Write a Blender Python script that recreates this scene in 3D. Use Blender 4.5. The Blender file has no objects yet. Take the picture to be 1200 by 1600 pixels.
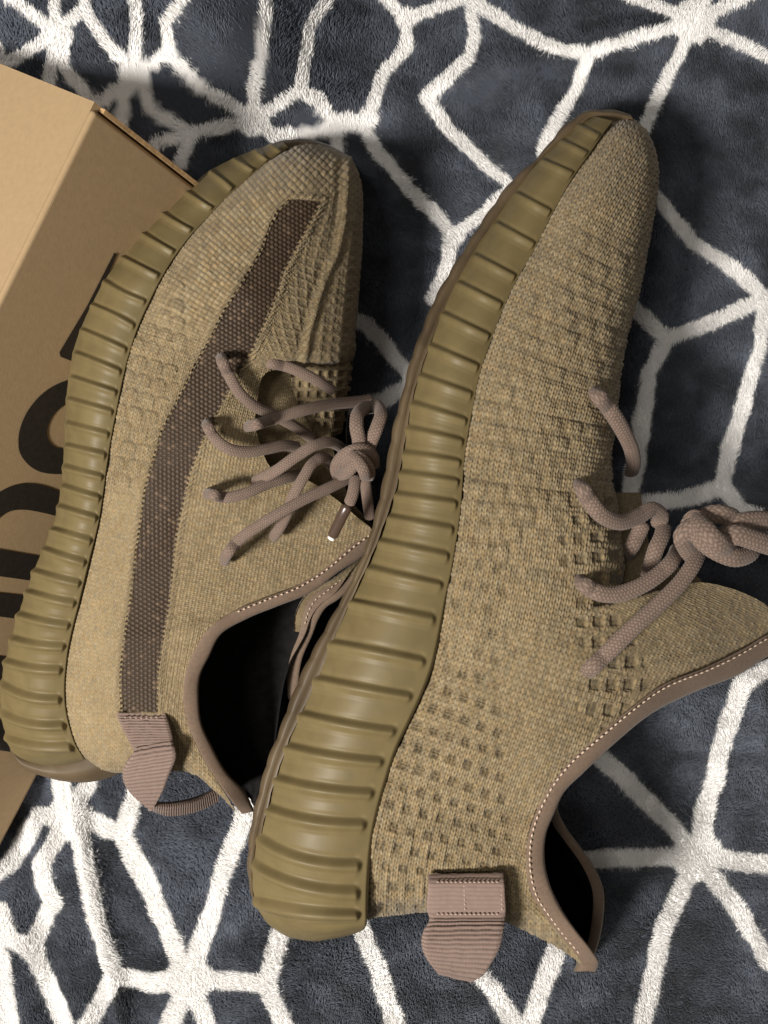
import bpy, math
import numpy as np
from mathutils import Vector
S = bpy.context.scene
COL = S.collection
rng = np.random.default_rng(7)

# ---------------------------------------------------------------- camera, light, exposure
H = 0.42            # camera height above the bed, metres
F = 1386.0          # focal length in units of a 1200 x 1600 frame
cam = bpy.data.cameras.new('camera'); camo = bpy.data.objects.new('camera', cam); COL.objects.link(camo)
camo.location = (0, 0, H); cam.sensor_fit = 'VERTICAL'; cam.sensor_height = 24.0; cam.lens = 24.0 * F / 1600.0
cam.clip_start = 0.01; cam.clip_end = 20
S.camera = camo
W = bpy.data.worlds.new('World'); S.world = W; W.use_nodes = True
W.node_tree.nodes['Background'].inputs[0].default_value = (1.0, 0.94, 0.86, 1); W.node_tree.nodes['Background'].inputs[1].default_value = 0.145
S.view_settings.view_transform = 'Standard'; S.view_settings.look = 'None'; S.view_settings.exposure = 0.0; S.view_settings.gamma = 1.0

def lamp(name, loc, target, size, power, colour):
    l = bpy.data.lights.new(name, 'AREA'); l.shape = 'DISK'; l.size = size; l.energy = power; l.color = colour
    o = bpy.data.objects.new(name, l); COL.objects.link(o); o.location = loc
    o.rotation_euler = (Vector(target) - Vector(loc)).to_track_quat('-Z', 'Y').to_euler()
    return o
lamp('bedside_lamp_light', (-0.54, -0.32, 0.89), (0, 0, 0.03), 0.20, 17.0, (1.0, 0.945, 0.88))
lamp('added_fill_light', (-0.5, 0.1, 1.7), (0, 0, 0.03), 0.30, 4.0, (1.0, 0.94, 0.87))  # weak fill light added overhead, not a known lamp

# ---------------------------------------------------------------- helpers
def P(px, py, z):
    """frame coordinates + height above the bed -> metres"""
    px = np.asarray(px, float); py = np.asarray(py, float); z = np.asarray(z, float)
    d = H - z
    return np.stack([(px - 600) * d / F, -(py - 800) * d / F, z + 0 * px], -1)
def unP(v):
    d = H - v[..., 2]
    return np.stack([600 + F * v[..., 0] / d, 800 - F * v[..., 1] / d], -1)
def sstep(a, b, x):
    t = np.clip((x - a) / (b - a), 0, 1); return t * t * (3 - 2 * t)
def hash2(i, j, s=0):
    v = np.sin(i * 127.1 + j * 311.7 + s * 74.7) * 43758.5453
    return v - np.floor(v)
def vnoise(x, y, s=0):
    i = np.floor(x); j = np.floor(y); a = x - i; b = y - j
    a = a * a * (3 - 2 * a); b = b * b * (3 - 2 * b)
    return ((hash2(i, j, s) * (1 - a) + hash2(i + 1, j, s) * a) * (1 - b) + (hash2(i, j + 1, s) * (1 - a) + hash2(i + 1, j + 1, s) * a) * b)
def fbm(x, y, s=0, n=3):
    r = 0; k = 0.5
    for o in range(n):
        r = r + k * vnoise(x * 2 ** o, y * 2 ** o, s + o); k *= 0.5
    return r / (1 - 0.5 ** n)
def spline(p, t, T=None):
    """Catmull-Rom through rows of p (n, ...) at positions T, evaluated at t"""
    p = np.asarray(p, float); n = len(p)
    if T is None: T = np.arange(n, dtype=float)
    T = np.asarray(T, float); m = np.zeros_like(p)
    ex = (slice(None),) + (None,) * (p.ndim - 1)
    d = (p[1:] - p[:-1]) / (T[1:] - T[:-1])[ex]
    if n > 2:
        w = ((T[1:-1] - T[:-2]) / (T[2:] - T[:-2]))[ex]
        m[1:-1] = d[:-1] * (1 - w) + d[1:] * w
    m[0] = d[0]; m[-1] = d[-1]
    k = np.clip(np.searchsorted(T, t, side='right') - 1, 0, n - 2)
    h = (T[k + 1] - T[k])[ex]; s = ((t - T[k]) / (T[k + 1] - T[k]))[ex]
    return ((2*s**3 - 3*s**2 + 1) * p[k] + (s**3 - 2*s**2 + s) * h * m[k] + (-2*s**3 + 3*s**2) * p[k+1] + (s**3 - s**2) * h * m[k+1])
def chord(p):
    p = np.asarray(p, float); return np.concatenate([[0], np.cumsum(np.linalg.norm(np.diff(p[:, :2], axis=0), axis=1) + 1e-6)])
def path(p, step=2.0):
    """smooth curve through px points (any extra columns ride along), one sample per `step` px"""
    p = np.asarray(p, float); T = chord(p); n = max(3, int(T[-1] / step))
    return spline(p, np.linspace(0, T[-1], n), T)
def inpoly(pt, poly):
    x = pt[..., 0]; y = pt[..., 1]; r = np.zeros(x.shape, bool); q = np.asarray(poly, float)
    for a, b in zip(q, np.roll(q, -1, 0)):
        if a[1] == b[1]: continue
        c = (a[1] > y) != (b[1] > y)
        r ^= c & (x < (b[0] - a[0]) * (y - a[1]) / (b[1] - a[1]) + a[0])
    return r
def segdist(pt, a, b):
    a = np.asarray(a, float); d = np.asarray(b, float) - a
    t = np.clip(((pt - a) @ d) / (d @ d + 1e-9), 0, 1)
    return np.linalg.norm(pt - a - t[..., None] * d, axis=-1)
def polydist(pt, poly, closed=True):
    r = np.full(pt.shape[:-1], 1e9); n = len(poly)
    for i in range(n if closed else n - 1): r = np.minimum(r, segdist(pt, poly[i], poly[(i + 1) % n]))
    return r
def softpoly(pt, poly, soft):
    d = polydist(pt, poly); return sstep(-soft, soft, np.where(inpoly(pt, poly), d, -d))
def grid_faces(nu, nv, close_v=False):
    i = np.arange(nu - 1)[:, None]; j = np.arange(nv if close_v else nv - 1)[None, :]; k = (j + 1) % nv
    return np.stack([i * nv + j, i * nv + k, (i + 1) * nv + k, (i + 1) * nv + j], -1).reshape(-1, 4)
def normals(V):
    du = np.gradient(V, axis=0); dv = np.gradient(V, axis=1)
    n = np.cross(du, dv); n /= np.linalg.norm(n, axis=-1, keepdims=True) + 1e-12
    return n
def mesh(name, V, Q, mat, parent=None, col=None, smooth=True, origin=None):
    V = np.asarray(V, float).reshape(-1, 3); Q = np.asarray(Q)
    o0 = parent_origin(parent) if origin is None else np.asarray(origin)
    me = bpy.data.meshes.new(name)
    if Q.ndim == 2:
        k = Q.shape[1]; n = len(Q)
        me.vertices.add(len(V)); me.vertices.foreach_set('co', (V - o0).astype(np.float32).ravel())
        me.loops.add(n * k); me.loops.foreach_set('vertex_index', Q.astype(np.int32).ravel())
        me.polygons.add(n); me.polygons.foreach_set('loop_start', np.arange(0, n * k, k, dtype=np.int32))
        me.update(calc_edges=True)
    else:
        me.from_pydata((V - o0).tolist(), [], [list(map(int, q)) for q in Q]); me.update()
    me.validate()
    me.polygons.foreach_set('use_smooth', np.full(len(me.polygons), smooth))
    if col is not None:
        a = me.attributes.new('col', 'FLOAT_COLOR', 'POINT')
        c = np.ones((len(V), 4), np.float32); c[:, :3] = np.asarray(col).reshape(-1, 3); a.data.foreach_set('color', c.ravel())
    me.materials.append(mat)
    o = bpy.data.objects.new(name, me); COL.objects.link(o)
    if parent is not None: o.parent = parent
    elif origin is not None: o.location = origin
    return o
def parent_origin(p):
    r = np.zeros(3)
    while p is not None:
        r = r + np.array(p.location); p = p.parent
    return r
def thing(name, label, cat, loc, group=None):
    o = bpy.data.objects.new(name, None); COL.objects.link(o); o.location = tuple(loc); o.empty_display_size = 0.02
    tag(o, label, cat, group); return o
def tag(o, label=None, cat=None, group=None, kind=None):
    for k, v in (('label', label), ('category', cat), ('group', group), ('kind', kind)):
        if v: o[k] = v
    return o
def join(*parts):
    """[(V, Q)] -> one (V, Q)"""
    VV = []; QQ = []; n = 0
    for V, Q in parts:
        V = np.asarray(V).reshape(-1, 3); VV.append(V); QQ.append(np.asarray(Q) + n); n += len(V)
    return np.concatenate(VV), np.concatenate(QQ)

# ---------------------------------------------------------------- materials
def mat(name, base=(0.5, 0.5, 0.5), rough=0.8, attr=None, sheen=0.0, spec=0.3, noise=None, bump=None, transmission=0.0, coat=0.0, sss=0.0):
    m = bpy.data.materials.new(name); m.use_nodes = True; nt = m.node_tree; b = nt.nodes['Principled BSDF']
    b.inputs['Base Color'].default_value = (*base, 1); b.inputs['Roughness'].default_value = rough
    b.inputs['Specular IOR Level'].default_value = spec; b.inputs['Sheen Weight'].default_value = sheen
    b.inputs['Transmission Weight'].default_value = transmission; b.inputs['Coat Weight'].default_value = coat
    if sss: b.inputs['Subsurface Weight'].default_value = sss; b.inputs['Subsurface Radius'].default_value = (0.004, 0.003, 0.002)
    src = None
    if attr:
        a = nt.nodes.new('ShaderNodeAttribute'); a.attribute_name = attr; src = a.outputs['Color']
    if noise:
        sc, lo, hi = noise[:3]
        tc = nt.nodes.new('ShaderNodeTexCoord'); n = nt.nodes.new('ShaderNodeTexNoise'); n.inputs['Scale'].default_value = sc; n.inputs['Detail'].default_value = 5
        nt.links.new(tc.outputs['Object'], n.inputs['Vector'])
        r = nt.nodes.new('ShaderNodeMapRange'); r.inputs['From Min'].default_value = 0.3; r.inputs['From Max'].default_value = 0.7
        r.inputs['To Min'].default_value = lo; r.inputs['To Max'].default_value = hi; nt.links.new(n.outputs['Fac'], r.inputs['Value'])
        mx = nt.nodes.new('ShaderNodeMix'); mx.data_type = 'RGBA'; mx.blend_type = 'MULTIPLY'; mx.inputs['Factor'].default_value = 1.0
        mx.inputs['A'].default_value = (*base, 1)
        if src: nt.links.new(src, mx.inputs['A'])
        nt.links.new(r.outputs['Result'], mx.inputs['B']); src = mx.outputs['Result']
    if src: nt.links.new(src, b.inputs['Base Color'])
    if bump:
        tc = nt.nodes.new('ShaderNodeTexCoord'); n = nt.nodes.new('ShaderNodeTexNoise'); n.inputs['Scale'].default_value = bump[0]; n.inputs['Detail'].default_value = 4
        nt.links.new(tc.outputs['Object'], n.inputs['Vector'])
        bp = nt.nodes.new('ShaderNodeBump'); bp.inputs['Distance'].default_value = bump[1]; bp.inputs['Strength'].default_value = bump[2] if len(bump) > 2 else 0.5
        nt.links.new(n.outputs['Fac'], bp.inputs['Height']); nt.links.new(bp.outputs['Normal'], b.inputs['Normal'])
    return m
M_knit = mat('knit yarn', rough=0.92, attr='col', sheen=0.15, spec=0.1, noise=(900, 0.82, 1.15))
M_stripe = mat('monofilament mesh', rough=0.5, attr='col', spec=0.22)
M_mid = mat('olive rubber foam', (0.148, 0.114, 0.052), 0.47, spec=0.22, noise=(140, 0.90, 1.08), bump=(2500, 0.0001, 0.25))
M_out = mat('smoky translucent rubber', (0.098, 0.070, 0.040), 0.5, spec=0.25, noise=(50, 0.7, 1.25))
M_bind = mat('mauve brown binding', (0.168, 0.118, 0.084), 0.7, spec=0.2, noise=(700, 0.88, 1.1), bump=(1800, 0.0003, 0.3), sheen=0.1)
M_lace = mat('mauve lace yarn', rough=0.85, attr='col', sheen=0.15, spec=0.15)
M_tab = mat('mauve webbing', rough=0.75, attr='col', sheen=0.1, spec=0.2)
M_thread = mat('pale sewing thread', (0.62, 0.48, 0.37), 0.6)
M_thread2 = mat('mauve sewing thread', (0.40, 0.29, 0.24), 0.7)
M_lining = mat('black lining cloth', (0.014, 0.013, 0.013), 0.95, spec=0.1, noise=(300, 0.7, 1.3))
M_aglet = mat('smoked plastic tip', (0.07, 0.045, 0.032), 0.25, spec=0.5)
M_white = mat('white plastic', (0.8, 0.78, 0.74), 0.4)
M_card = mat('brown cardboard', (0.355, 0.250, 0.140), 0.8, spec=0.15, noise=(420, 0.95, 1.04), bump=(900, 0.0002, 0.2))
M_cardedge = mat('cardboard cut edge', (0.42, 0.27, 0.13), 0.9, noise=(600, 0.7, 1.2))
M_ink = mat('black print', (0.024, 0.019, 0.015), 0.6, spec=0.2, noise=(500, 0.85, 1.2))
M_plush = mat('plush pile', rough=0.85, attr='col', sheen=0.25, spec=0.1)
M_back = mat('plush ground', rough=0.95, attr='col', spec=0.05)

# ---------------------------------------------------------------- box geometry (needed for the blanket too)
T0 = 0.31
def ray(p): return np.array([(p[0] - 600) / F, -(p[1] - 800) / F, -1.0])
CAMP = np.array([0, 0, H])
BA = T0 * ray((148, 172))
e1 = T0 * 1.019 * ray((0, 470)) - BA; e1 /= np.linalg.norm(e1)
e2 = T0 * 1.157 * ray((300, 290)) - BA; e2 -= e1 * (e1 @ e2); e2 /= np.linalg.norm(e2)
e3 = np.cross(e1, e2); e3 /= np.linalg.norm(e3)
if e3[0] > 0: e3 = -e3
BA = BA + CAMP
BOXH, BOXL, BOXW = 0.1425, 0.36, 0.22
def onface(px, py, lift=0.0):
    r = ray((px, py)); n = -e3
    t = ((BA - CAMP) @ n) / (r @ n); return CAMP + r * t + n * lift

# ---------------------------------------------------------------- blanket
LINES = [  # printed white lines, frame coordinates
 [(-60,-60),(15,0),(90,58)], [(88,-200),(90,0),(90,58)], [(90,58),(135,20),(136,-100)], [(90,58),(5,108),(-12,60),(-200,20)], [(90,58),(82,100),(78,145)],
 [(90,58),(103,110),(150,167)], [(135,20),(165,65),(212,118)], [(216,-200),(213,0),(212,118)], [(212,118),(265,82),(262,40),(292,0),(350,-100)],
 [(212,118),(150,167)], [(212,118),(192,155),(190,200)], [(212,118),(237,172),(300,211)], [(265,84),(312,137),(398,192)],
 [(418,-150),(416,0),(412,60),(400,130),(398,192)], [(398,192),(470,146),(484,45),(516,0),(560,-60)], [(398,192),(300,212),(245,226),(232,244)],
 [(302,212),(284,262)], [(470,148),(496,160),(520,188),(575,190)], [(398,192),(430,216),(520,203),(575,190)], [(575,190),(598,130),(606,112)],
 [(524,203),(530,240)], [(562,190),(600,250),(690,345),(712,370)], [(560,-40),(600,0),(635,35)], [(635,35),(725,3),(740,5)], [(635,35),(636,80),(606,115)],
 [(730,-60),(738,5),(744,60),(735,95),(667,156)], [(667,156),(700,205),(790,285),(806,300)], [(740,5),(800,45),(850,75),(920,86)], [(920,86),(1010,58),(1085,38)],
 [(920,86),(902,140),(866,205),(850,240)], [(900,-35),(985,0),(1085,38)], [(1125,-80),(1103,0),(1085,38)], [(1085,38),(1165,0),(1300,-70)], [(1085,38),(1200,95),(1300,140)],
 [(1085,38),(1060,90),(1008,205)], [(1020,300),(1080,380),(1130,410),(1196,468)], [(1196,468),(1120,505),(1042,532)], [(1042,532),(985,480),(960,470)],
 [(1042,532),(1012,590),(1000,690),(985,780)], [(1196,468),(1190,540),(1140,700),(1130,762)], [(1130,762),(1075,782),(975,795)], [(1130,762),(1160,800),(1300,860)],
 [(1196,468),(1300,440)], [(712,370),(765,332),(800,300)], [(712,370),(695,422),(680,470)], [(565,505),(600,540),(650,600)], [(540,640),(600,628),(650,600)],
 [(110,1280),(95,1215),(90,1150)], [(110,1280),(140,1225),(150,1180)], [(110,1280),(60,1277),(18,1350),(-60,1400)], [(110,1280),(78,1330),(66,1352),(70,1385),(86,1412)],
 [(110,1280),(128,1305),(155,1450),(182,1520)], [(110,1280),(160,1290),(195,1303)], [(195,1303),(212,1250),(220,1200)], [(195,1303),(228,1375),(295,1522)],
 [(392,1230),(380,1290),(352,1365),(300,1522)], [(298,1532),(240,1534),(182,1526)], [(298,1532),(370,1532),(420,1538)], [(182,1526),(140,1600),(90,1700)],
 [(298,1532),(268,1600),(230,1700)], [(298,1532),(325,1600),(365,1720)], [(420,1538),(445,1600),(500,1720)], [(420,1538),(440,1460),(450,1400)],
 [(-80,1430),(0,1425),(15,1470),(50,1482)], [(50,1482),(75,1430),(86,1412)], [(50,1482),(102,1600),(150,1720)], [(-10,1480),(5,1500),(15,1600),(20,1700)],
 [(545,1400),(568,1455),(618,1600),(650,1700)], [(910,1165),(945,1190),(1050,1290),(1090,1340)], [(1300,1010),(1194,1050),(1158,1072),(1128,1165),(1104,1255),(1092,1340)],
 [(880,1345),(1000,1342),(1090,1340)], [(1090,1340),(1200,1352),(1350,1365)], [(1090,1340),(1040,1450),(1005,1600),(985,1720)], [(1090,1340),(1120,1375),(1205,1505),(1280,1600)],
 [(715,1480),(745,1515),(805,1600),(870,1700)], [(890,1440),(868,1490),(830,1600),(800,1720)] ]
HUBS = [(90,58,26),(212,118,24),(398,192,26),(1085,38,34),(110,1280,36),(298,1532,36),(1090,1340,38),(575,190,18),(712,370,18),(50,1482,20),(635,35,18)]
def bed_z(x, y):
    px = 600 + F * x / H; py = 800 - F * y / H
    z = -0.036 * sstep(470, 60, px) * sstep(500, 1000, py) - 0.012 * sstep(300, 0, px) * sstep(200, 700, py) + 0.02 * sstep(330, 120, px) * sstep(230, 100, py) + 0.052 * sstep(600, 330, px) * sstep(480, 260, py)
    z = z + 0.016 * (fbm(x * 9 + 3, y * 9, 1) - 0.5) + 0.0065 * (fbm(x * 30, y * 30 + 5, 4) - 0.5)
    # crease at the lower left: the part left of it lies lower
    xc = np.interp(py, [1200, 1330, 1400, 1600, 1900], [40, 52, 78, 128, 190])
    z = z - (0.012 * sstep(5, -9, px - xc) + 0.020 * np.exp(-((px - xc) / 8.0) ** 2)) * sstep(1250, 1330, py) + 0.006 * np.exp(-((px - xc - 22) / 22) ** 2) * sstep(1230, 1330, py)
    z = z + 0.0028 * np.sin((px - xc) / 15.0 + 1.2 * vnoise(py / 120, px / 200, 19)) * sstep(95, 30, px - xc) * sstep(1240, 1330, py)
    # soft folds behind the box
    s = (px * 0.45 + py * 0.9)
    z = z + 0.011 * np.sin(s / 38.0 + 1.5 * vnoise(px / 160, py / 160, 9)) * sstep(560, 330, px) * sstep(420, 250, py)
    # long low ridge across the top
    yr = np.interp(px, [380, 600, 700, 920, 1200], [235, 188, 148, 86, 20])
    z = z + 0.009 * np.exp(-((py - yr + 14) / 34) ** 2) * sstep(380, 520, px) * np.where(py > yr - 14, 1, 1)
    return z
def plush_print(pos):
    """1 on the printed white lines, 0 on the slate ground"""
    q = unP(pos); d = np.full(len(q), 1e9)
    hw = np.interp(q[:, 1], [0, 250, 800, 1600], [9.5, 10.5, 13.5, 15.0])
    for L in LINES:
        for a, b in zip(L[:-1], L[1:]):
            lo = np.minimum(a, b) - np.array([30, 30]); hi = np.maximum(a, b) + np.array([30, 30])
            k = np.where(((q > lo) & (q < hi)).all(1))[0]
            if len(k): d[k] = np.minimum(d[k], segdist(q[k], a, b))
    for x, y, r in HUBS: d = np.minimum(d, np.maximum(np.hypot(q[:, 0] - x, q[:, 1] - y) - r + hw, 0))
    e = d - hw + 3.0 * (vnoise(q[:, 0] / 9, q[:, 1] / 9, 3) - 0.5)
    return sstep(2.5, -2.5, e)
SLATE = np.array([0.080, 0.092, 0.117]); CREAM = np.array([0.975, 0.965, 0.95])
def build_blanket():
    nx, ny = 361, 421
    X, Y = np.meshgrid(np.linspace(-0.42, 0.42, nx), np.linspace(-0.5, 0.5, ny))
    V = np.stack([X, Y, bed_z(X, Y)], -1).reshape(-1, 3)
    w = plush_print(V)[:, None]
    b = mesh('blanket', V, grid_faces(ny, nx), M_back, col=0.8 * SLATE * (1 - w) + 0.95 * CREAM * w, origin=(0, 0, 0))
    tag(b, 'slate blue plush blanket with white starburst line print under both shoes', 'blanket')
    n = 1000000
    x = rng.uniform(-0.235, 0.235, n); y = rng.uniform(-0.305, 0.305, n)
    root = np.stack([x, y, bed_z(x, y)], -1)
    w = plush_print(root)
    # nap direction wanders over the cloth in brushed patches
    a = 2.05 + 2.2 * (fbm(x * 14, y * 14, 11) - 0.5) + 3.4 * (fbm(x * 70, y * 70, 21) - 0.5) + rng.normal(0, 0.22, n)
    lean = np.clip(1.02 + 0.7 * (fbm(x * 40 + 7, y * 40, 31) - 0.5) + rng.normal(0, 0.12, n), 0.35, 1.3)
    L = rng.uniform(0.0015, 0.0026, n) * (1 + 0.2 * w)
    dirv = np.stack([np.cos(a) * np.sin(lean), np.sin(a) * np.sin(lean), np.cos(lean)], -1)
    p1 = root + dirv * (L * 0.5)[:, None] + np.array([0, 0, 1]) * (L * 0.12)[:, None]
    p2 = root + dirv * L[:, None]
    pos = np.stack([root, p1, p2], 1).astype(np.float32)
    c = bpy.data.hair_curves.new('pile'); c.add_curves([3] * n)
    c.attributes['position'].data.foreach_set('vector', pos.ravel())
    r = c.attributes.get('radius') or c.attributes.new('radius', 'FLOAT', 'POINT')
    r.data.foreach_set('value', np.tile(np.array([0.00014, 0.00014, 0.00007], np.float32), n))
    mott = (0.25 + 1.1 * sstep(0.25, 0.75, fbm(x * 22, y * 22 + 3, 51)) * 0.55 + 0.75 * sstep(0.2, 0.8, fbm(x * 70 + 9, y * 110, 41))) * rng.uniform(0.75, 1.25, n)  # light and dark nap sheen painted into the pile colour, plus random strand tone
    col = np.ones((n, 4), np.float32)
    col[:, :3] = (SLATE * mott[:, None]) * (1 - w[:, None]) + CREAM * rng.uniform(0.88, 1.06, n)[:, None] * w[:, None]
    at = c.attributes.new('col', 'FLOAT_COLOR', 'CURVE'); at.data.foreach_set('color', col.ravel())
    c.materials.append(M_plush)
    o = bpy.data.objects.new('pile', c); COL.objects.link(o); o.parent = b; o['kind'] = 'stuff'
build_blanket()

# ---------------------------------------------------------------- cardboard box
def slab(o, a, b, c, bev=0.0):
    """box with corner o and edge vectors a, b, c"""
    v = [o + i * a + j * b + k * c for k in (0, 1) for j in (0, 1) for i in (0, 1)]
    q = [(0, 2, 3, 1), (4, 5, 7, 6), (0, 1, 5, 4), (2, 6, 7, 3), (0, 4, 6, 2), (1, 3, 7, 5)]
    return np.array(v), np.array(q)
def bevel(o, w, seg=3):
    m = o.modifiers.new('bevel', 'BEVEL'); m.width = w; m.segments = seg; m.limit_method = 'ANGLE'
    return o
def build_box():
    base = BA + e2 * BOXH
    t = thing('cardboard_box', 'brown cardboard shoe box with black lettering leaning behind the left shoe', 'box', base)
    up = -e2; th = 0.003
    out = -e1
    mesh('top_panel', *slab(BA + e3 * (th - 0.0008) + e2 * 0.00012 + out * 0.0026, e1 * (BOXL + 0.0026), e3 * BOXW, e2 * th), M_card, t, smooth=False)
    side = bevel(mesh('side_panel', *slab(BA, e1 * (BOXL - 0.002), e2 * (BOXH - 0.001), e3 * th), M_card, t, smooth=False), 0.0019, 4)
    mesh('end_panel', *slab(BA + out * 0.0008 + e2 * (th + 0.0004) - e3 * 0.0004, e2 * (BOXH - 0.006), e3 * BOXW, out * 0.0016), M_cardedge, t, smooth=False)
    mesh('back_panel', *slab(BA + e3 * (BOXW - th) + e2 * (th + 0.0003), e1 * BOXL, e2 * (BOXH - th - 0.001), e3 * th * 0.9), M_card, t, smooth=False)
    mesh('base_panel', *slab(BA + e2 * (BOXH - th * 0.5) + e1 * 0.001 + e3 * 0.001, e1 * (BOXL - 0.002), e3 * (BOXW - 0.002), e2 * th * 0.5), M_card, t, smooth=False)
    # printed letters, flat on the side panel
    L1 = [(178,394),(182,397),(170,425),(150,470),(136,500),(160,560),(150,580),(112,564),(94,557),(92,550),(135,478)]
    o_out = [(150,588),(106,593),(80,604),(54,626),(36,654),(28,684),(30,706),(42,724),(60,736),(80,740),(110,739),(160,728)]
    o_in = [(160,690),(110,699),(99,700),(88,699),(78,692),(73,680),(74,666),(84,646),(104,630),(150,622)]
    n_out = [(-60,830),(-40,792),(0,767),(15,759.5),(37,755),(60,756.5),(95,768),(150,790)]
    n_in = [(140,830),(87,806),(63,800),(37,796),(20,797),(9,801),(0,807),(-15,822),(-25,850)]
    bars = [[(-40,852),(0,858),(63,869),(130,880),(120,918),(50,907),(0,900),(-40,893)], [(-60,920),(0,926),(38,930),(110,940),(100,975),(24,966),(0,963),(-60,956)],
            [(-60,1020),(0,1025),(60,1034),(56,1072),(0,1063),(-60,1056)], [(-60,1118),(0,1125),(60,1134),(56,1180),(0,1172),(-60,1166)]]
    sm = lambda c: [tuple(p) for p in path(c, 6.0)]
    for poly in [L1, sm(o_out) + sm(o_in), sm(n_out) + sm(n_in)] + bars:
        v = np.array([onface(x, y, 0.00035) for x, y in poly])
        me = bpy.data.meshes.new('letter'); me.from_pydata([tuple(p - parent_origin(side)) for p in v], [], [list(range(len(v)))]); me.update()
        import bmesh
        bm = bmesh.new(); bm.from_mesh(me); bmesh.ops.triangulate(bm, faces=bm.faces[:]); bmesh.ops.recalc_face_normals(bm, faces=bm.faces[:]); bm.to_mesh(me); bm.free()
        me.materials.append(M_ink); o = bpy.data.objects.new('letter', me); COL.objects.link(o); o.parent = side
build_box()

# ---------------------------------------------------------------- knit
TAN = np.array([0.284, 0.218, 0.125])
def knit_coords(q, axis):
    """p along the axis curve, r across it (px)"""
    A = path(axis, 6.0); T = chord(A); out_p = np.empty(len(q)); out_r = np.empty(len(q))
    tg = np.gradient(A, axis=0); tg /= np.linalg.norm(tg, axis=1, keepdims=True)
    for i in range(0, len(q), 20000):
        s = q[i:i + 20000]; d = ((s[:, None, :] - A[None]) ** 2).sum(-1); k = d.argmin(1)
        e = s - A[k]; along = (e * tg[k]).sum(1)
        out_p[i:i + 20000] = T[k] + along; out_r[i:i + 20000] = e[:, 0] * -tg[k][:, 1] + e[:, 1] * tg[k][:, 0]
    return out_p, np.abs(out_r)
STITCH = {}
def stitch(p, r, w, c, slant=0.55):
    """stocking stitch: wales of width w running along p, courses of height c -> height 0..1 and per-stitch random"""
    i = np.floor(r / w); fx = r / w - i - 0.5
    y = p / c + slant * (0.5 - np.abs(fx)) * 1.6 + 0.13 * (hash2(i, 0, 5) - 0.5)
    j = np.floor(y); fy = y - j - 0.5
    a = (np.abs(fx) - 0.25) / 0.27; b = fy / 0.52
    h = np.sqrt(np.clip(1 - a * a, 0, 1)) * np.sqrt(np.clip(1 - b * b, 0, 1))
    f0 = p / c + 0.13 * (hash2(i, 0, 5) - 0.5); j0 = np.floor(f0); g0 = f0 - j0 - 0.5
    pin = np.exp(-(fx / 0.17) ** 2 - (g0 / 0.26) ** 2) * sstep(0.25, 0.75, hash2(i, j0, 17) * 0.8 + 0.5 * vnoise(p / 60, r / 60, 18))
    STITCH['pin'] = pin
    return h, hash2(i * 2 + (fx > 0), j, 3)
def lattice(p, r, cp, cr, wp, wr, stagger=0.5, soft=0.18, seed=0):
    """rounded square cells: 1 inside"""
    i = np.floor(p / cp); rr = r / cr + stagger * (i % 2)
    j = np.floor(rr); a = np.abs(p / cp - i - 0.5) * 2; b = np.abs(rr - j - 0.5) * 2
    return sstep(wp + soft, wp - soft, a) * sstep(wr + soft, wr - soft, b), hash2(i, j, seed)

def dense(net, nu, nv, T=None):
    """net (stations, cross points, 3: px, py, z) -> (nu, nv, 3)"""
    net = np.asarray(net, float)
    if T is None:
        # station spacing from the average travel of the section ends
        d = np.linalg.norm(np.diff(net[:, :, :2], axis=0), axis=-1).mean(1); T = np.concatenate([[0], np.cumsum(d + 1e-3)])
    g = spline(net, np.linspace(0, T[-1], nu), T)
    return spline(g.transpose(1, 0, 2), np.linspace(0, net.shape[1] - 1, nv)).transpose(1, 0, 2)
def split_mesh(name, V, F4, sel, m, parent, col):
    f = F4[sel]; u, inv = np.unique(f, return_inverse=True)
    return mesh(name, V.reshape(-1, 3)[u], inv.reshape(-1, 4), m, parent, col=col.reshape(-1, 3)[u])

def tube(pts, r, step=0.6, ns=66, flat=0.68, pitch=5.0, amp=0.00022, close_ends=True, braid=True):
    """lace: px path with z -> braided oval tube. returns V, faces, colour"""
    p = path([(x, y, z * 4000) for x, y, z in pts], step); C = P(p[:, 0], p[:, 1], p[:, 2] / 4000)
    t = np.gradient(C, axis=0); t /= np.linalg.norm(t, axis=1, keepdims=True)
    up = np.array([0, 0, 1.0]); s = np.cross(t, up); s /= np.linalg.norm(s, axis=1, keepdims=True) + 1e-9
    n = np.cross(s, t)
    a = np.linspace(0, 2 * np.pi, ns, endpoint=False); L = chord(C * 1e4)[:, None]  # 0.1 mm
    L = np.concatenate([[0], np.cumsum(np.linalg.norm(np.diff(C, axis=0), axis=1))])[:, None]
    k = a[None] / (2 * np.pi) * 14
    ph = L / (r * 0.46)
    hgt = 0.5 + 0.5 * np.cos(2 * np.pi * (ph + np.where(np.floor(k) % 2 == 0, 1, -1) * 0.5 * (k - np.floor(k))))
    groove = np.abs((k - np.floor(k)) - 0.5) * 2
    hh = (hgt * (1 - groove ** 3)) if braid else 0 * hgt
    rad = r + amp * (hh - 0.5)
    nl = len(C); endr = np.ones(nl)
    if close_ends:
        ends = np.minimum(L[:, 0], L[-1, 0] - L[:, 0]) / (r * 0.8); endr = np.sqrt(np.clip(1 - (1 - np.clip(ends, 0.02, 1)) ** 2, 0, 1))
    rad = rad * endr[:, None] * (1 + 0.06 * (vnoise(L / (r * 4), 0 * L, 13) - 0.5))
    V = C[:, None] + s[:, None] * (rad * np.cos(a))[..., None] + n[:, None] * (rad * flat * np.sin(a))[..., None]
    rnd = hash2(np.floor(ph), np.floor(k), 2)
    base = np.array([0.212, 0.153, 0.121])
    col = base * (0.52 + 0.56 * hh + 0.12 * rnd)[..., None]
    f = grid_faces(nl, ns, True)
    return V, f[:, ::-1], col

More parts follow.
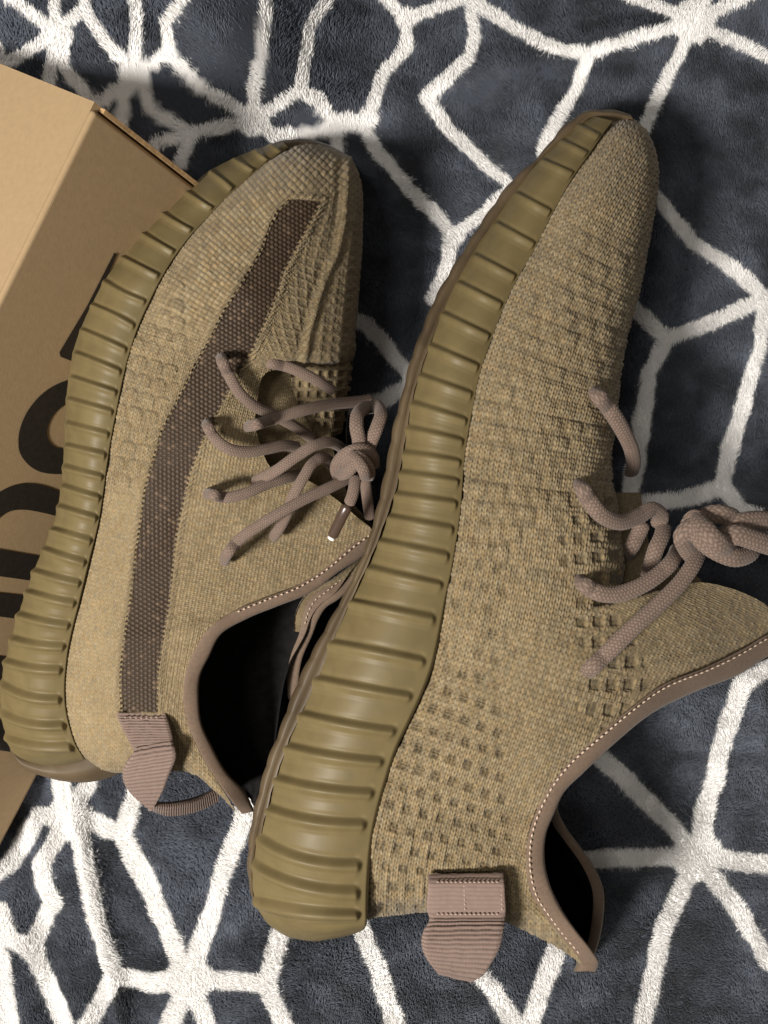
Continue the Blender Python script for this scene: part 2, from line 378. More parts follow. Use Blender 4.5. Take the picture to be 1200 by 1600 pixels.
def ribbon(centre, half, z0, thick, name, m, parent, ribs=True, pitch=4.2, base=(0.30, 0.19, 0.145), twist=None):
    pass

def strip(e_a, e_b, name, m, parent, bulge=0.0015, tuck=0.007, step=2.0, nv=14):
    """rolled edge binding between two px edges with z: raised, rounded, tucked down on side b"""
    e_a = np.asarray(e_a, float); e_b = np.asarray(e_b, float)
    n = max(20, int(chord(e_a)[-1] / step)); t = np.linspace(0, 1, n)
    a = spline(e_a, t * chord(e_a)[-1], chord(e_a)); b = spline(e_b, t * chord(e_b)[-1], chord(e_b))
    v = np.linspace(0, 1, nv)[None, :, None]
    g = a[:, None] * (1 - v) + b[:, None] * v
    wob = 0.0004 * (vnoise(np.linspace(0, n / 18, n), np.zeros(n), 8) - 0.5)[:, None]
    g[..., 2] += bulge * np.sqrt(np.clip(1 - (2 * v[..., 0] - 0.8) ** 2 / 1.44, 0, 1)) + wob
    last = g[:, -1:].copy(); rows = [g]
    for dz, off in ((0.0012, 0.03), (0.003, 0.02), (tuck, -0.15), (tuck * 1.8, -0.5)):
        r = last.copy(); r[..., 2] -= dz; r[:, 0, :2] += (b - a)[:, :2] * off; rows.append(r)
    first = g[:, :1].copy(); first[..., 2] -= 0.003
    g = np.concatenate([first] + rows, 1)
    V = P(g[..., 0], g[..., 1], g[..., 2])
    return mesh(name, V, grid_faces(V.shape[0], V.shape[1]), m, parent), a, b

def stitches(curve, parent, gap=9.0, length=5.5, r=0.00038, lift=0.0007, m=None):
    """a run of short sewn stitches along a px curve with z"""
    c = np.asarray(curve, float); T = chord(c); parts = []
    s = 2.0
    while s + length < T[-1]:
        k = spline(c, np.array([s, s + length * 0.5, s + length]), T); C = P(k[:, 0], k[:, 1], k[:, 2] + lift + np.array([-0.0004, 0.0001, -0.0004]))
        d = C[2] - C[0]; d /= np.linalg.norm(d); sd = np.cross(d, [0, 0, 1]); u = np.cross(sd, d); a = np.linspace(0, 2 * np.pi, 6, endpoint=False)
        rr = np.array([0.45, 1, 0.45])[:, None, None] * r
        V = C[:, None] + rr * (np.cos(a)[None, :, None] * sd + np.sin(a)[None, :, None] * u)
        parts.append((V.reshape(-1, 3), grid_faces(3, 6, True))); s += gap * (0.92 + 0.16 * hash2(s, 1.0))
    V, Q = join(*parts)
    o = mesh('stitching', V, Q, m or M_thread, parent); o['kind'] = 'stuff'; return o

def midsole(A, B, ribs, root, zA, zB, mirror_z, heelp, nu=1300, nv=110, rs=1.15):
    """A: sole edge, B: edge against the upper (px, matched stations). ribs: [(left, right)]"""
    A = np.asarray(A, float); B = np.asarray(B, float)
    T = chord((A + B) / 2); tt = np.linspace(0, T[-1], nu)
    a = spline(np.c_[A, zA], tt, T); b = spline(np.c_[B, zB], tt, T)
    v = np.linspace(0, 1, nv)[None]
    g = a[:, None] * (1 - v[..., None]) + b[:, None] * v[..., None]
    g[..., 2] += 0.003 * np.sin(np.pi * v) - 0.013 * (1 - v) ** 4 - 0.0016 * sstep(0.975, 1.0, v)
    # outward bow of the sole edge between ribs is small; ribs stand proud
    hgt = np.zeros((nu, nv)); u = np.arange(nu)[:, None] * 1.0
    pxu = T[-1] / nu
    rs0 = rs
    for k, (l, r) in enumerate(ribs):
        rs = rs0 * (0.85 + 0.45 * k / len(ribs)); edge0 = 0.12 + 0.45 * sstep(0.35, 0.8, k / len(ribs))
        ul = np.linalg.norm(a[:, :2] - np.array(l), axis=1).argmin(); ur = np.linalg.norm(b[:, :2] - np.array(r), axis=1).argmin()
        pw = heelp(k)
        ur_ = ur
        c = ur_ + (ul - ur_) * (1 - v / 0.93).clip(0, 1) ** pw
        s = (u - c) * pxu
        prof = sstep(-4.2 * rs, 4.6 * rs, s) * (1 - sstep(5 * rs, 14 * rs, s) * 0.84) * (1 - sstep(13 * rs, 19 * rs, s))
        prof = prof - 0.16 * np.exp(-((s + 5.0 * rs) / (3.0 * rs)) ** 2)
        end = 0.93 - 0.0 * v
        m = sstep(end + 0.012, end - 0.05, v + 0.00016 / rs ** 2 * (s - 6 * rs) ** 2)
        hgt += prof * m * (edge0 + (1 - edge0) * sstep(0.0, 0.12, v))
    V = P(g[..., 0], g[..., 1], g[..., 2]); N = normals(V)
    if N[nu // 2, nv // 2, 2] < 0: N = -N
    amp = np.interp(tt / T[-1], [0, 0.1, 0.5, 1], [0.0009, 0.0012, 0.0013, 0.0024])[:, None]
    V = V + N * (hgt * amp)[..., None]
    # rolled lip at B, then under the upper; underside and far wall
    lip = V[:, -1:].copy(); lip[..., 2] -= 0.006
    farb = V[:, -1:].copy(); farb[..., 2] = mirror_z + 0.012
    fara = V[:, :1].copy(); fara[..., 2] = mirror_z + 0.008
    under = V[:, :1].copy(); under[..., 2] -= 0.004
    full = np.concatenate([under, V, lip, farb, fara, under], 1)
    mesh('midsole', full, grid_faces(full.shape[0], full.shape[1]), M_mid, root)
    return a, b

def outsole(Ain, Aout, z_in, z_far, root, name='outsole', bumps=True):
    """dark translucent tread rim: from the midsole edge out to the tread line, then down to the far edge"""
    Ain = path(np.asarray(Ain, float), 2.0); n = len(Ain); Ao = np.asarray(Aout, float); To = chord(Ao)
    Ao = spline(Ao, np.linspace(0, To[-1], n), To)
    zi = np.interp(np.linspace(0, 1, n), np.linspace(0, 1, len(z_in)), z_in)
    w = np.linalg.norm(Ao - Ain, axis=1)
    s = np.linspace(0, To[-1], n)
    d = (Ao - Ain) / (w[:, None] + 1e-6)
    if bumps: Ao = Ao + d * (2.2 * np.abs(np.sin(s / 14.5)) - 1.0)[:, None]
    rows = []
    for f, dz in ((-0.5, -0.010), (0.0, -0.0105), (0.35, -0.0085), (0.75, -0.0105), (1.0, -0.016), (0.98, -0.024), (0.9, -0.034)):
        rows.append(np.c_[Ain + (Ao - Ain) * f, zi + dz])
    rows.append(np.c_[Ain + (Ao - Ain) * 0.5, np.full(n, z_far)]); rows.append(np.c_[Ain - (Ao - Ain) * 1.2, np.full(n, z_far)])
    g = np.stack(rows, 1)
    return mesh(name, P(g[..., 0], g[..., 1], g[..., 2]), grid_faces(n, g.shape[1]), M_out, root)

def webbing(edge_l, edge_r, root, thick=0.0012, pitch=5.0, fold_light=None, step=0.9, nv=46, smooth_top=0.0):
    """grosgrain loop: two px edges (with z) run along its length; ribs cross the width"""
    l = np.asarray(edge_l, float); r = np.asarray(edge_r, float)
    n = int(chord((l + r) / 2)[-1] / step); t = np.linspace(0, 1, n)
    Tl = chord((l + r) / 2)
    a = spline(l, t * Tl[-1], Tl); b = spline(r, t * Tl[-1], Tl); v = np.linspace(0, 1, nv)[None, :, None]
    g = a[:, None] * (1 - v) + b[:, None] * v
    V = P(g[..., 0], g[..., 1], g[..., 2]); N = normals(V)
    if N[3, nv // 2, 2] < 0: N = -N
    s = (t * Tl[-1])[:, None]; vv = v[..., 0]
    wob = 0.25 * (vnoise(vv * 9 + 0 * s, s / 30, 3) - 0.5)
    k = s / pitch + wob
    rib = np.sqrt(np.clip(1 - (2 * (k - np.floor(k)) - 1) ** 2, 0, 1)); grain = 0.5 + 0.5 * np.cos(vv * 2 * np.pi * 22 + np.floor(k) * 2.1)
    f = sstep(smooth_top - 6, smooth_top + 6, s) * 0.75 + 0.25
    edge = 1 - sstep(0.44, 0.5, np.abs(vv - 0.5))
    V = V + N * ((0.0012 * rib + 0.00018 * grain) * f * (0.3 + 0.7 * edge))[..., None]
    base = np.array([0.232, 0.165, 0.136])
    col = base * (1 - f * 0.85 * (1 - rib) + 0.12 * f * (grain - 0.5) + 0.10 * (hash2(np.floor(k), np.floor(vv * 22)) - 0.5))[..., None]
    back = V[:, ::-1] - N[:, ::-1] * thick
    full = np.concatenate([V, back], 1); cc = np.concatenate([col, col[:, ::-1] * 0.8], 1)
    return mesh('pull_tab', full, grid_faces(n, full.shape[1], True), M_tab, root, col=cc)

# ---------------------------------------------------------------- right shoe (inner side up)
def right_shoe():
    root = thing('shoe', 'larger nearer tan knit shoe with plain perforated side up and no dark stripe', 'shoe', P(760, 800, 0.0), 'pair of tan knit shoes')
    Z = 0.104
    # midsole ------------------------------------------------------------------
    A = [(921,180),(904,192),(877,216),(847,246),(810,292),(776,341),(742,390),(716,432),(690,480),(667,532),(649,584),(634,634),(626,680),(618,730),(608,775),(596,814),(580,858),
         (558,908),(538,945),(512,1000),(488,1057),(466,1107),(444,1158),(427,1205),(413,1255),(402,1305),(396,1350),(395,1390),(402,1417),(426,1449),(464,1467),(500,1470),(536,1464)]
    B = [(958,189),(944,208),(925,236),(900,272),(868,328),(838,389),(812,434),(791,478),(771,530),(753,582),(741,638),(733,684),(728,722),(725,760),(722,800),(716,843),(708,890),
         (699,932),(690,980),(677,1039),(660,1085),(641,1126),(620,1171),(607,1210),(594,1255),(584,1300),(579,1340),(576,1385),(575,1420),(574,1438),(570,1450),(562,1456),(545,1462)]
    n = len(A); k = np.linspace(0, 1, n)
    zB = np.interp(k, [0, 0.1, 0.3, 0.6, 0.9, 0.96, 1], [0.058, 0.074, 0.094, 0.105, 0.103, 0.094, 0.066])
    zA = zB - np.interp(k, [0, 0.3, 1], [0.004, 0.003, 0.003])
    ribs = [((904,194),(936,209)),((877,218),(917,235)),((847,248),(894,267)),((810,301),(857,327)),((776,346),(829,377)),((742,396),(804,430)),((716,439),(784,475)),
            ((690,486),(765,524)),((667,535),(750,572)),((652,582),(739,616)),((641,627),(729,657)),((636,666),(726,689)),((630,706),(722,722)),((626,737),(717,751)),
            ((617,770),(713,785)),((605,805),(710,824)),((593,844),(704,866)),((578,886),(696,911)),((551,940),(686,965)),((518,1003),(671,1031)),((491,1058),(653,1085)),
            ((464,1111),(629,1138)),((443,1161),(608,1185)),((428,1212),(593,1233)),((416,1258),(581,1281)),((404,1303),(572,1344)),((398,1345),(569,1388)),((404,1402),(566,1424))]
    midsole(A, B, ribs, root, zA, zB, 0.004, lambda i: 1.0 + 1.4 * max(0, (i - 14) / 12.0))
    Ao = [(985,178),(950,171),(913,175),(885,194),(840,246),(802,280),(765,329),(731,381),(705,422),(681,464),(656,524),(641,565),(630,610),(615,666),(605,720),(600,745),(590,790),(575,844),
          (548,910),(515,970),(479,1036),(452,1099),(434,1149),(417,1191),(405,1236),(395,1275),(389,1314),(387,1356),(392,1395),(401,1416),(425,1449),(464,1467),(500,1470)]
    Ai = [(990,188),(955,184),(921,180),(892,205),(847,246),(810,292),(776,341),(742,390),(714,437),(690,480),(667,532),(649,584),(638,625),(627,680),(617,735),(613,755),(600,800),(580,858),
          (558,908),(525,975),(488,1057),(464,1111),(444,1158),(427,1205),(413,1255),(402,1302),(396,1345),(395,1386),(397,1400),(404,1418),(427,1447),(464,1463),(500,1466)]
    outsole(Ai, Ao, [0.058, 0.07, 0.092, 0.100, 0.102, 0.102, 0.085], 0.0, root)
    toe = [(905,181),(935,172),(965,176),(990,187),(1006,201),(1012,210)]
    toi = [(915,190),(940,185),(965,190),(985,197),(1000,208),(1008,218)]
    outsole(toi, toe, [0.058, 0.05], 0.0, root, 'toe_bumper', bumps=False)
    # upper --------------------------------------------------------------------
    Bu = B[:19] + [(677,1039),(668,1068),(657,1093),(648,1112),(638,1135),(627,1158),(617,1180),(608,1205),(600,1232),(593,1258),(587,1284),(581,1318),(577,1355),(576,1390),(575,1412),(575,1434)]
    C = [(990,187),(1008,203),(1022,232),(1028,262),(1027,300),(1020,345),(1010,400),(1000,450),(986,503),(974,555),(967,610),(962,660),(956,705),(955,745),(964,792),(969,838),(974,885),(968,917),(958,946),
         (1098,910),(1195,945),(1228,982),(1178,1008),(1104,1042),(1032,1072),(984,1108),(930,1153),(885,1192),(855,1234),(835,1272),(823,1318),(823,1362),(834,1405),(880,1450),(920,1512)]
    m = len(Bu); net = np.zeros((m, 5, 3)); kk = np.arange(m)
    zb = np.interp(kk, [0, 2, 4, 8, 14, 30, 33, 34], [0.056, 0.066, 0.080, 0.094, 0.104, 0.103, 0.098, 0.088]) - 0.0015
    zc = np.interp(kk, [0, 3, 6, 10, 13, 18, 19, 20, 21, 22, 24, 26, 28, 31, 33, 34], [0.054, 0.062, 0.072, 0.084, 0.092, 0.094, 0.073, 0.058, 0.048, 0.062, 0.082, 0.092, 0.097, 0.098, 0.092, 0.082])
    mid = np.interp(kk, [0, 4, 10, 17, 22, 34], [0.004, 0.008, 0.007, 0.004, 0.003, 0.002])
    for i in range(m):
        b = np.array(Bu[i], float); c = np.array(C[i], float)
        for j, f in enumerate((0, 0.25, 0.5, 0.75, 1.0)):
            net[i, j, :2] = b * (1 - f) + c * f
            lin = zb[i] * (1 - f) + zc[i] * f
            net[i, j, 2] = lin + mid[i] * math.sin(math.pi * f) + (0.35 * (zb[i] - zc[i]) * math.sin(math.pi * min(1, f)) * max(0.0, min(1.0, (17 - i) / 6.0)))
    zwing = lambda x: np.interp(x, [600, 700, 850, 950, 1050, 1250], [0.1035, 0.106, 0.105, 0.0985, 0.086, 0.050])
    for i in range(16, 29):
        f = min(1.0, (i - 15) / 3.0, (29 - i) / 3.0)
        net[i, 1:, 2] = net[i, 1:, 2] * (1 - f) + zwing(net[i, 1:, 0]) * f
    net[34, 1:4, :2] = [(655,1425),(755,1429),(853,1469)]; net[33, 1:4, :2] = [(650,1404),(740,1408),(818,1428)]
    nu, nv = 1150, 330
    g = dense(net, nu, nv)
    vv = np.linspace(0, 1, nv)[None]; uu = np.linspace(0, 1, nu)[:, None]
    open_ = sstep(0.50, 0.56, uu)
    g[..., 2] -= (1 - open_) * 0.016 * (1 - np.sqrt(np.clip(1 - (np.clip((vv - 0.80) / 0.2, 0, 1)) ** 2, 0, 1)))
    g[..., 2] -= 0.012 * (1 - np.sqrt(np.clip(1 - np.clip(1 - uu / 0.03, 0, 1) ** 2, 0, 1))) + 0.005 * (1 - np.sqrt(np.clip(1 - np.clip((uu - 0.985) / 0.015, 0, 1) ** 2, 0, 1)))
    g[..., 2] -= 0.0016 * sstep(0.008, 0, vv)
    # crumpled knit: soft dents
    q = g[..., :2].copy()
    g[..., 2] += 0.0022 * (fbm(q[..., 0] / 90, q[..., 1] / 90, 12) - 0.5)
    V = P(g[..., 0], g[..., 1], g[..., 2]); N = normals(V)
    if N[nu // 2, nv // 2, 2] < 0: N = -N
    axis = [(1000,130),(900,290),(820,440),(765,580),(735,720),(712,880),(682,1010),(640,1130),(600,1250),(580,1340),(572,1480)]
    p, r = knit_coords(q.reshape(-1, 2), axis); p = p.reshape(nu, nv); r = r.reshape(nu, nv)
    warp = 3.0 * (vnoise(q[..., 0] / 45, q[..., 1] / 45, 2) - 0.5)
    p = p + warp; r = r + warp * 0.6
    wing = softpoly(q, [(958,946),(1000,1030),(985,1100),(1020,1085),(1300,1040),(1300,900),(1098,890)], 18)
    h1, n1 = stitch(p, r, 8.4, 8.2); pin = STITCH['pin']; h2, n2 = stitch(r * 0.9 + p * 0.25, p * 0.9 - r * 0.25, 6.6, 5.6, 0.3)
    h = h1 * (1 - wing) + h2 * wing; rnd = n1 * (1 - wing) + n2 * wing
    smooth_heel = softpoly(q, [(760,1020),(930,1080),(830,1240),(815,1420),(790,1430),(790,1200),(700,1120)], 30)
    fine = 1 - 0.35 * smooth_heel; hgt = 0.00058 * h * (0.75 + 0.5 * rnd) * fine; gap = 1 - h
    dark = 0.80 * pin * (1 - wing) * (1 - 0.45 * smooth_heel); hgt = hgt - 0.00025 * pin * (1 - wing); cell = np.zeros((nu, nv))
    # perforations of the lower inner side
    reg = softpoly(q, [(636,1128),(688,1040),(745,1040),(776,1070),(795,1180),(800,1290),(790,1362),(668,1366),(664,1425),(575,1432),(590,1290),(612,1190)], 16)
    reg2 = softpoly(q, [(728,700),(775,720),(800,870),(800,960),(780,1060),(690,1050),(700,930)], 14)
    jag = sstep(0.25, 0.45, vnoise(p / 40, r / 40, 77) + 0.6 * reg)
    c, cr = lattice(p, r + 2, 33, 27.5, 0.40, 0.52, 0.5, 0.20, 5)
    ip = np.floor(p / 33); ca = (p / 33 - ip - 0.5) * 33; rr_ = (r + 2) / 27.5 + 0.5 * (ip % 2); cb = (rr_ - np.floor(rr_) - 0.5) * 27.5
    ca = ca + 5 * (hash2(ip, np.floor(rr_), 61) - 0.5); cb = cb + 4 * (hash2(ip, np.floor(rr_), 62) - 0.5) + 1.5 * np.sin(p / 2.3)
    bars = np.exp(-((np.abs(cb) - 3.6) / 2.6) ** 2) * (1 - 0.8 * np.exp(-((np.abs(ca) - 2.2) / 1.3) ** 2)); bars = np.clip(bars * 1.3, 0, 1)
    hol = c * np.maximum(reg * sstep(0.0, 0.12, cr + 0.6 * jag - 0.5), 0.75 * reg2 * sstep(0.05, 0.3, cr))
    hgt = hgt * (1 - 0.6 * hol) - 0.0008 * hol * (0.5 + 0.6 * bars); dark = np.maximum(dark, hol * (0.28 + 0.70 * bars) * (0.7 + 0.3 * cr)); cell = np.maximum(cell, hol * 0.6)
    # heel ladder: raised cords along the length
    lad = softpoly(q, [(575,1432),(582,1310),(618,1190),(670,1200),(700,1330),(666,1425)], 20)
    cord = np.exp(-((np.abs((r / 27.5) % 1 - 0.02)) / 0.13) ** 2); hgt += 0.0007 * lad * cord
    # waffle squares by the laces
    w1 = softpoly(q, [(872,792),(962,770),(976,850),(974,902),(958,950),(1000,1010),(1010,1075),(940,1150),(900,1100),(918,1040),(896,960),(876,880)], 8)
    c, cr = lattice(p * 0.97 + r * 0.22, r * 0.97 - p * 0.22, 28, 26, 0.52, 0.58, 0.0, 0.15, 9)
    hgt = hgt * (1 - 0.4 * w1 * c) - 0.0005 * w1 * c * sstep(0.0, 0.25, cr); dark = np.maximum(dark, 0.58 * w1 * c); hgt += 0.0003 * w1 * (1 - c)
    # low basket relief over the forefoot
    w2 = softpoly(q, [(830,470),(905,340),(985,390),(962,560),(950,780),(890,830),(860,900),(780,900),(740,800),(745,640)], 40)
    c, cr = lattice(p + 4, r, 31, 33, 0.66, 0.66, 0.5, 0.3, 4)
    hgt += (0.0010 * w2 * (c - 0.4) * (0.25 + 0.75 * cr)); dark = np.maximum(dark, 0.34 * w2 * (1 - c) * sstep(0.2, 0.8, cr))
    w3 = softpoly(q, [(958,190),(1010,215),(1015,330),(890,400),(850,380)], 30)
    hgt *= 1 + 0.15 * w3
    V = V + N * hgt[..., None]
    tone = (0.74 + 0.38 * rnd + 0.20 * (fbm(q[..., 0] / 25, q[..., 1] / 25, 6) - 0.5)) * (1 - 0.66 * gap ** 1.6) * (1 - 0.72 * dark)  # gaps and recesses: browner under-yarn plus occlusion shade painted into the colour
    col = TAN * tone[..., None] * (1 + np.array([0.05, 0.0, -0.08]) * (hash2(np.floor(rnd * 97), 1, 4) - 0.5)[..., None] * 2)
    # back side: far half of the shoe, closed low-resolution shell
    st = net[::1]; shell = []
    for i in range(20):
        b = st[i, 0]; c = st[i, 4]; zf = 0.004
        shell.append([(*c[:2], c[2] - 0.016), (c[0] - 8, c[1], c[2] * 0.55), (c[0] - 40, c[1], zf + 0.012), (b[0] * 0.5 + c[0] * 0.5, b[1] * 0.5 + c[1] * 0.5, zf), (*b[:2], zf + 0.006)])
    sh = np.array(shell); Vs = P(sh[..., 0], sh[..., 1], sh[..., 2])
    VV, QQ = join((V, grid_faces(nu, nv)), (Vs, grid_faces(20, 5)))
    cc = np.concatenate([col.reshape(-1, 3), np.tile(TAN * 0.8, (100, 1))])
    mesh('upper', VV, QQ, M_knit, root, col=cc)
    # far half of the collar and the lining seen through the opening
    far = [(1240,1010),(1130,1060),(1030,1105),(930,1172),(888,1225),(868,1262),(880,1290),(903,1322),(924,1352),(940,1390),(940,1432),(930,1482),(915,1518)]
    near = [(1240,1000),(1155,1050),(1086,1078),(1020,1110),(960,1158),(912,1203),(880,1236),(866,1264),(853,1302),(850,1338),(857,1374),(876,1416),(925,1500)]
    nf = len(far); rows = []
    for i in range(nf):
        nz = np.interp(i, [0, 3, 6, 9, 12], [0.05, 0.078, 0.094, 0.094, 0.076]) - 0.006
        fz = np.interp(i, [0, 3, 8, 12], [0.045, 0.055, 0.050, 0.052])
        of = np.interp(i, [0, 9, 11, 12], [1, 1, 0.3, 0.05])
        rows.append([(*near[i], nz), (near[i][0] - 30 * of, near[i][1], nz * 0.7), (near[i][0] - 55 * of, near[i][1] - 5, 0.035), (near[i][0] - 35 * of, near[i][1], 0.010), (far[i][0] - 16 * of - 2, far[i][1], fz - 0.012), (far[i][0] - 2, far[i][1], fz)])
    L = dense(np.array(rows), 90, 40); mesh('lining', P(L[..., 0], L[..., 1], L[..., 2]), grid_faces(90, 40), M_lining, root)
    fz = np.interp(np.arange(nf), [0, 3, 8, 12], [0.045, 0.055, 0.050, 0.052])
    strip(np.c_[np.array(far[5:]) - (15, 0), fz[5:] - 0.001], np.c_[np.array(far[5:]) + (1, 0), fz[5:]], 'collar_binding', M_bind, root, 0.001, 0.012)
    g2 = np.stack([np.array([(f[0] + dx, f[1], z * k + c) for f, z in zip(far, fz)]) for dx, k, c in ((1.5, 1, -0.002), (3, 0.7, 0.0), (0, 0.35, 0.0), (-20, 0, 0.003))], 1)
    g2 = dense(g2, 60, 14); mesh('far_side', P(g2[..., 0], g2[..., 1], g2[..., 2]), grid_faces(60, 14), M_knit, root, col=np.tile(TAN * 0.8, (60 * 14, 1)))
    # binding round the opening
    ea = [(1250,975),(1200,991),(1164,1012),(1104,1042),(1032,1072),(984,1108),(930,1153),(885,1192),(855,1234),(836,1272),(824,1316),(823,1362),(832,1401),(850,1428),(877,1464),(904,1497),(914,1517)]
    eb = [(1262,998),(1200,1025),(1155,1053),(1086,1080),(1020,1113),(960,1161),(912,1206),(880,1239),(867,1267),(853,1302),(850,1338),(856,1374),(874,1416),(898,1452),(925,1487),(935,1504),(930,1519)]
    z = np.interp(np.arange(17), [0, 1, 2, 3, 4, 5, 6, 8, 11, 13, 15, 16], [0.051, 0.060, 0.067, 0.078, 0.0890, 0.0955, 0.0985, 0.0985, 0.0985, 0.094, 0.084, 0.080])
    o, a, b = strip(np.c_[ea, z], np.c_[eb, z - 0.001], 'collar_binding', M_bind, root)
    st = a * 0.80 + b * 0.20; st[:, 2] = a[:, 2] + 0.0012
    stitches(st[8:-12], root, gap=9.5, length=6.0)
    # tongue behind the lacing gap
    tn = [[(900,770,0.070),(1000,770,0.050)],[(910,830,0.076),(1010,830,0.058)],[(915,880,0.078),(1022,872,0.06)],[(925,930,0.079),(1075,893,0.062)],[(935,990,0.080),(1100,915,0.066)],[(950,1040,0.078),(1110,960,0.066)]]
    tg = dense(np.array(tn), 240, 160); Vt = P(tg[..., 0], tg[..., 1], tg[..., 2]); Nt = normals(Vt)
    if Nt[9, 9, 2] < 0: Nt = -Nt
    hh, rr = stitch(tg[..., 1] + 0.3 * tg[..., 0], tg[..., 0] * 0.95, 6.5, 5.5)
    mesh('tongue', Vt + Nt * (0.0004 * hh)[..., None], grid_faces(240, 160), M_knit, root, col=TAN * (0.8 * (0.82 + 0.2 * rr) * (1 - 0.5 * (1 - hh) ** 2))[..., None])  # stitch gaps carry the same painted shade as the upper
    # pull tab
    l = [(669,1366,0.1035),(669,1380,0.1065),(668,1400,0.1068),(668,1425,0.1062),(671,1434,0.106),(662,1454,0.1075),(659,1478,0.1065),(666,1496,0.102),(680,1514,0.093),(684,1518,0.088)]
    r_ = [(787,1364,0.1035),(788,1380,0.1065),(789,1400,0.1068),(790,1425,0.1062),(789,1434,0.106),(787,1452,0.1075),(780,1482,0.1065),(768,1504,0.102),(748,1527,0.093),(738,1531,0.088)]
    tab = webbing(l, r_, root, pitch=6.8, smooth_top=64)
    row = lambda y, x0, x1, z: [(x0, y, z), ((x0 + x1) / 2, y + 0.5, z + 0.0003), (x1, y, z)]
    stitches(row(1378, 680, 782, 0.1062), tab, 7.0, 4.5, m=M_thread2); stitches(row(1428, 680, 784, 0.1062), tab, 7.0, 4.5, m=M_thread2)
    stitches([(725,1380,0.1062),(726,1404,0.1064),(727,1427,0.1062)], tab, 7.0, 4.5, m=M_thread2); stitches([(783,1380,0.106),(784,1404,0.1062),(785,1427,0.106)], tab, 7.0, 4.5, m=M_thread2)
    # lace
    def lace(pts, r=0.0030, name='lace', **k):
        V, Q, c = tube(pts, r, **k); return mesh(name, V, Q, M_lace, root, col=c)
    lace([(924,603,0.074),(930,612,0.091),(951,638,0.091),(972,671,0.086),(987,704,0.078),(990,724,0.072),(986,742,0.064)])
    lace([(901,747,0.080),(907,757,0.099),(921,782,0.102),(942,806,0.101),(969,816,0.096),(999,806,0.090),(1020,796,0.086),(1033,806,0.082),(1024,824,0.078)])
    lace([(1006,814,0.080),(997,835,0.079),(984,860,0.077),(978,872,0.070)])
    lace([(1038,818,0.078),(1034,838,0.083),(1025,858,0.085),(1017,884,0.082),(1012,902,0.076)])
    lace([(900,901,0.082),(909,909,0.101),(927,923,0.104),(960,929,0.103),(996,918,0.101),(1032,895,0.098),(1053,872,0.094),(1058,858,0.086)])
    lace([(1020,914,0.082),(1008,932,0.083),(996,954,0.083),(984,972,0.078)])
    lace([(909,1064,0.084),(918,1051,0.100),(945,1024,0.104),(990,980,0.105),(1032,942,0.103),(1066,907,0.100),(1084,880,0.097),(1094,856,0.092)])
    knot = lambda pts, **k: lace(pts, name='lace_knot', **k)
    knot([(1092,876,0.088),(1074,856,0.096),(1068,838,0.102),(1082,826,0.104),(1100,846,0.104),(1124,862,0.104),(1152,870,0.101),(1172,862,0.096),(1180,846,0.090)], r=0.0036)
    knot([(1074,832,0.098),(1086,812,0.102),(1100,826,0.108),(1114,842,0.110),(1134,856,0.105),(1146,862,0.096)], r=0.0036)
    knot([(1092,818,0.094),(1106,806,0.098),(1128,804,0.100),(1146,812,0.097),(1142,828,0.095),(1128,838,0.099)], r=0.0034)
    knot([(1128,842,0.104),(1150,836,0.105),(1176,843,0.103),(1210,854,0.098),(1250,862,0.090),(1310,862,0.078),(1338,842,0.074),(1305,826,0.078),(1250,824,0.086),(1215,817,0.093),(1180,813,0.098),(1152,819,0.100),(1132,830,0.098)], r=0.0036)
    # lace holes (dark knit eyelets)
    return root
right_shoe()

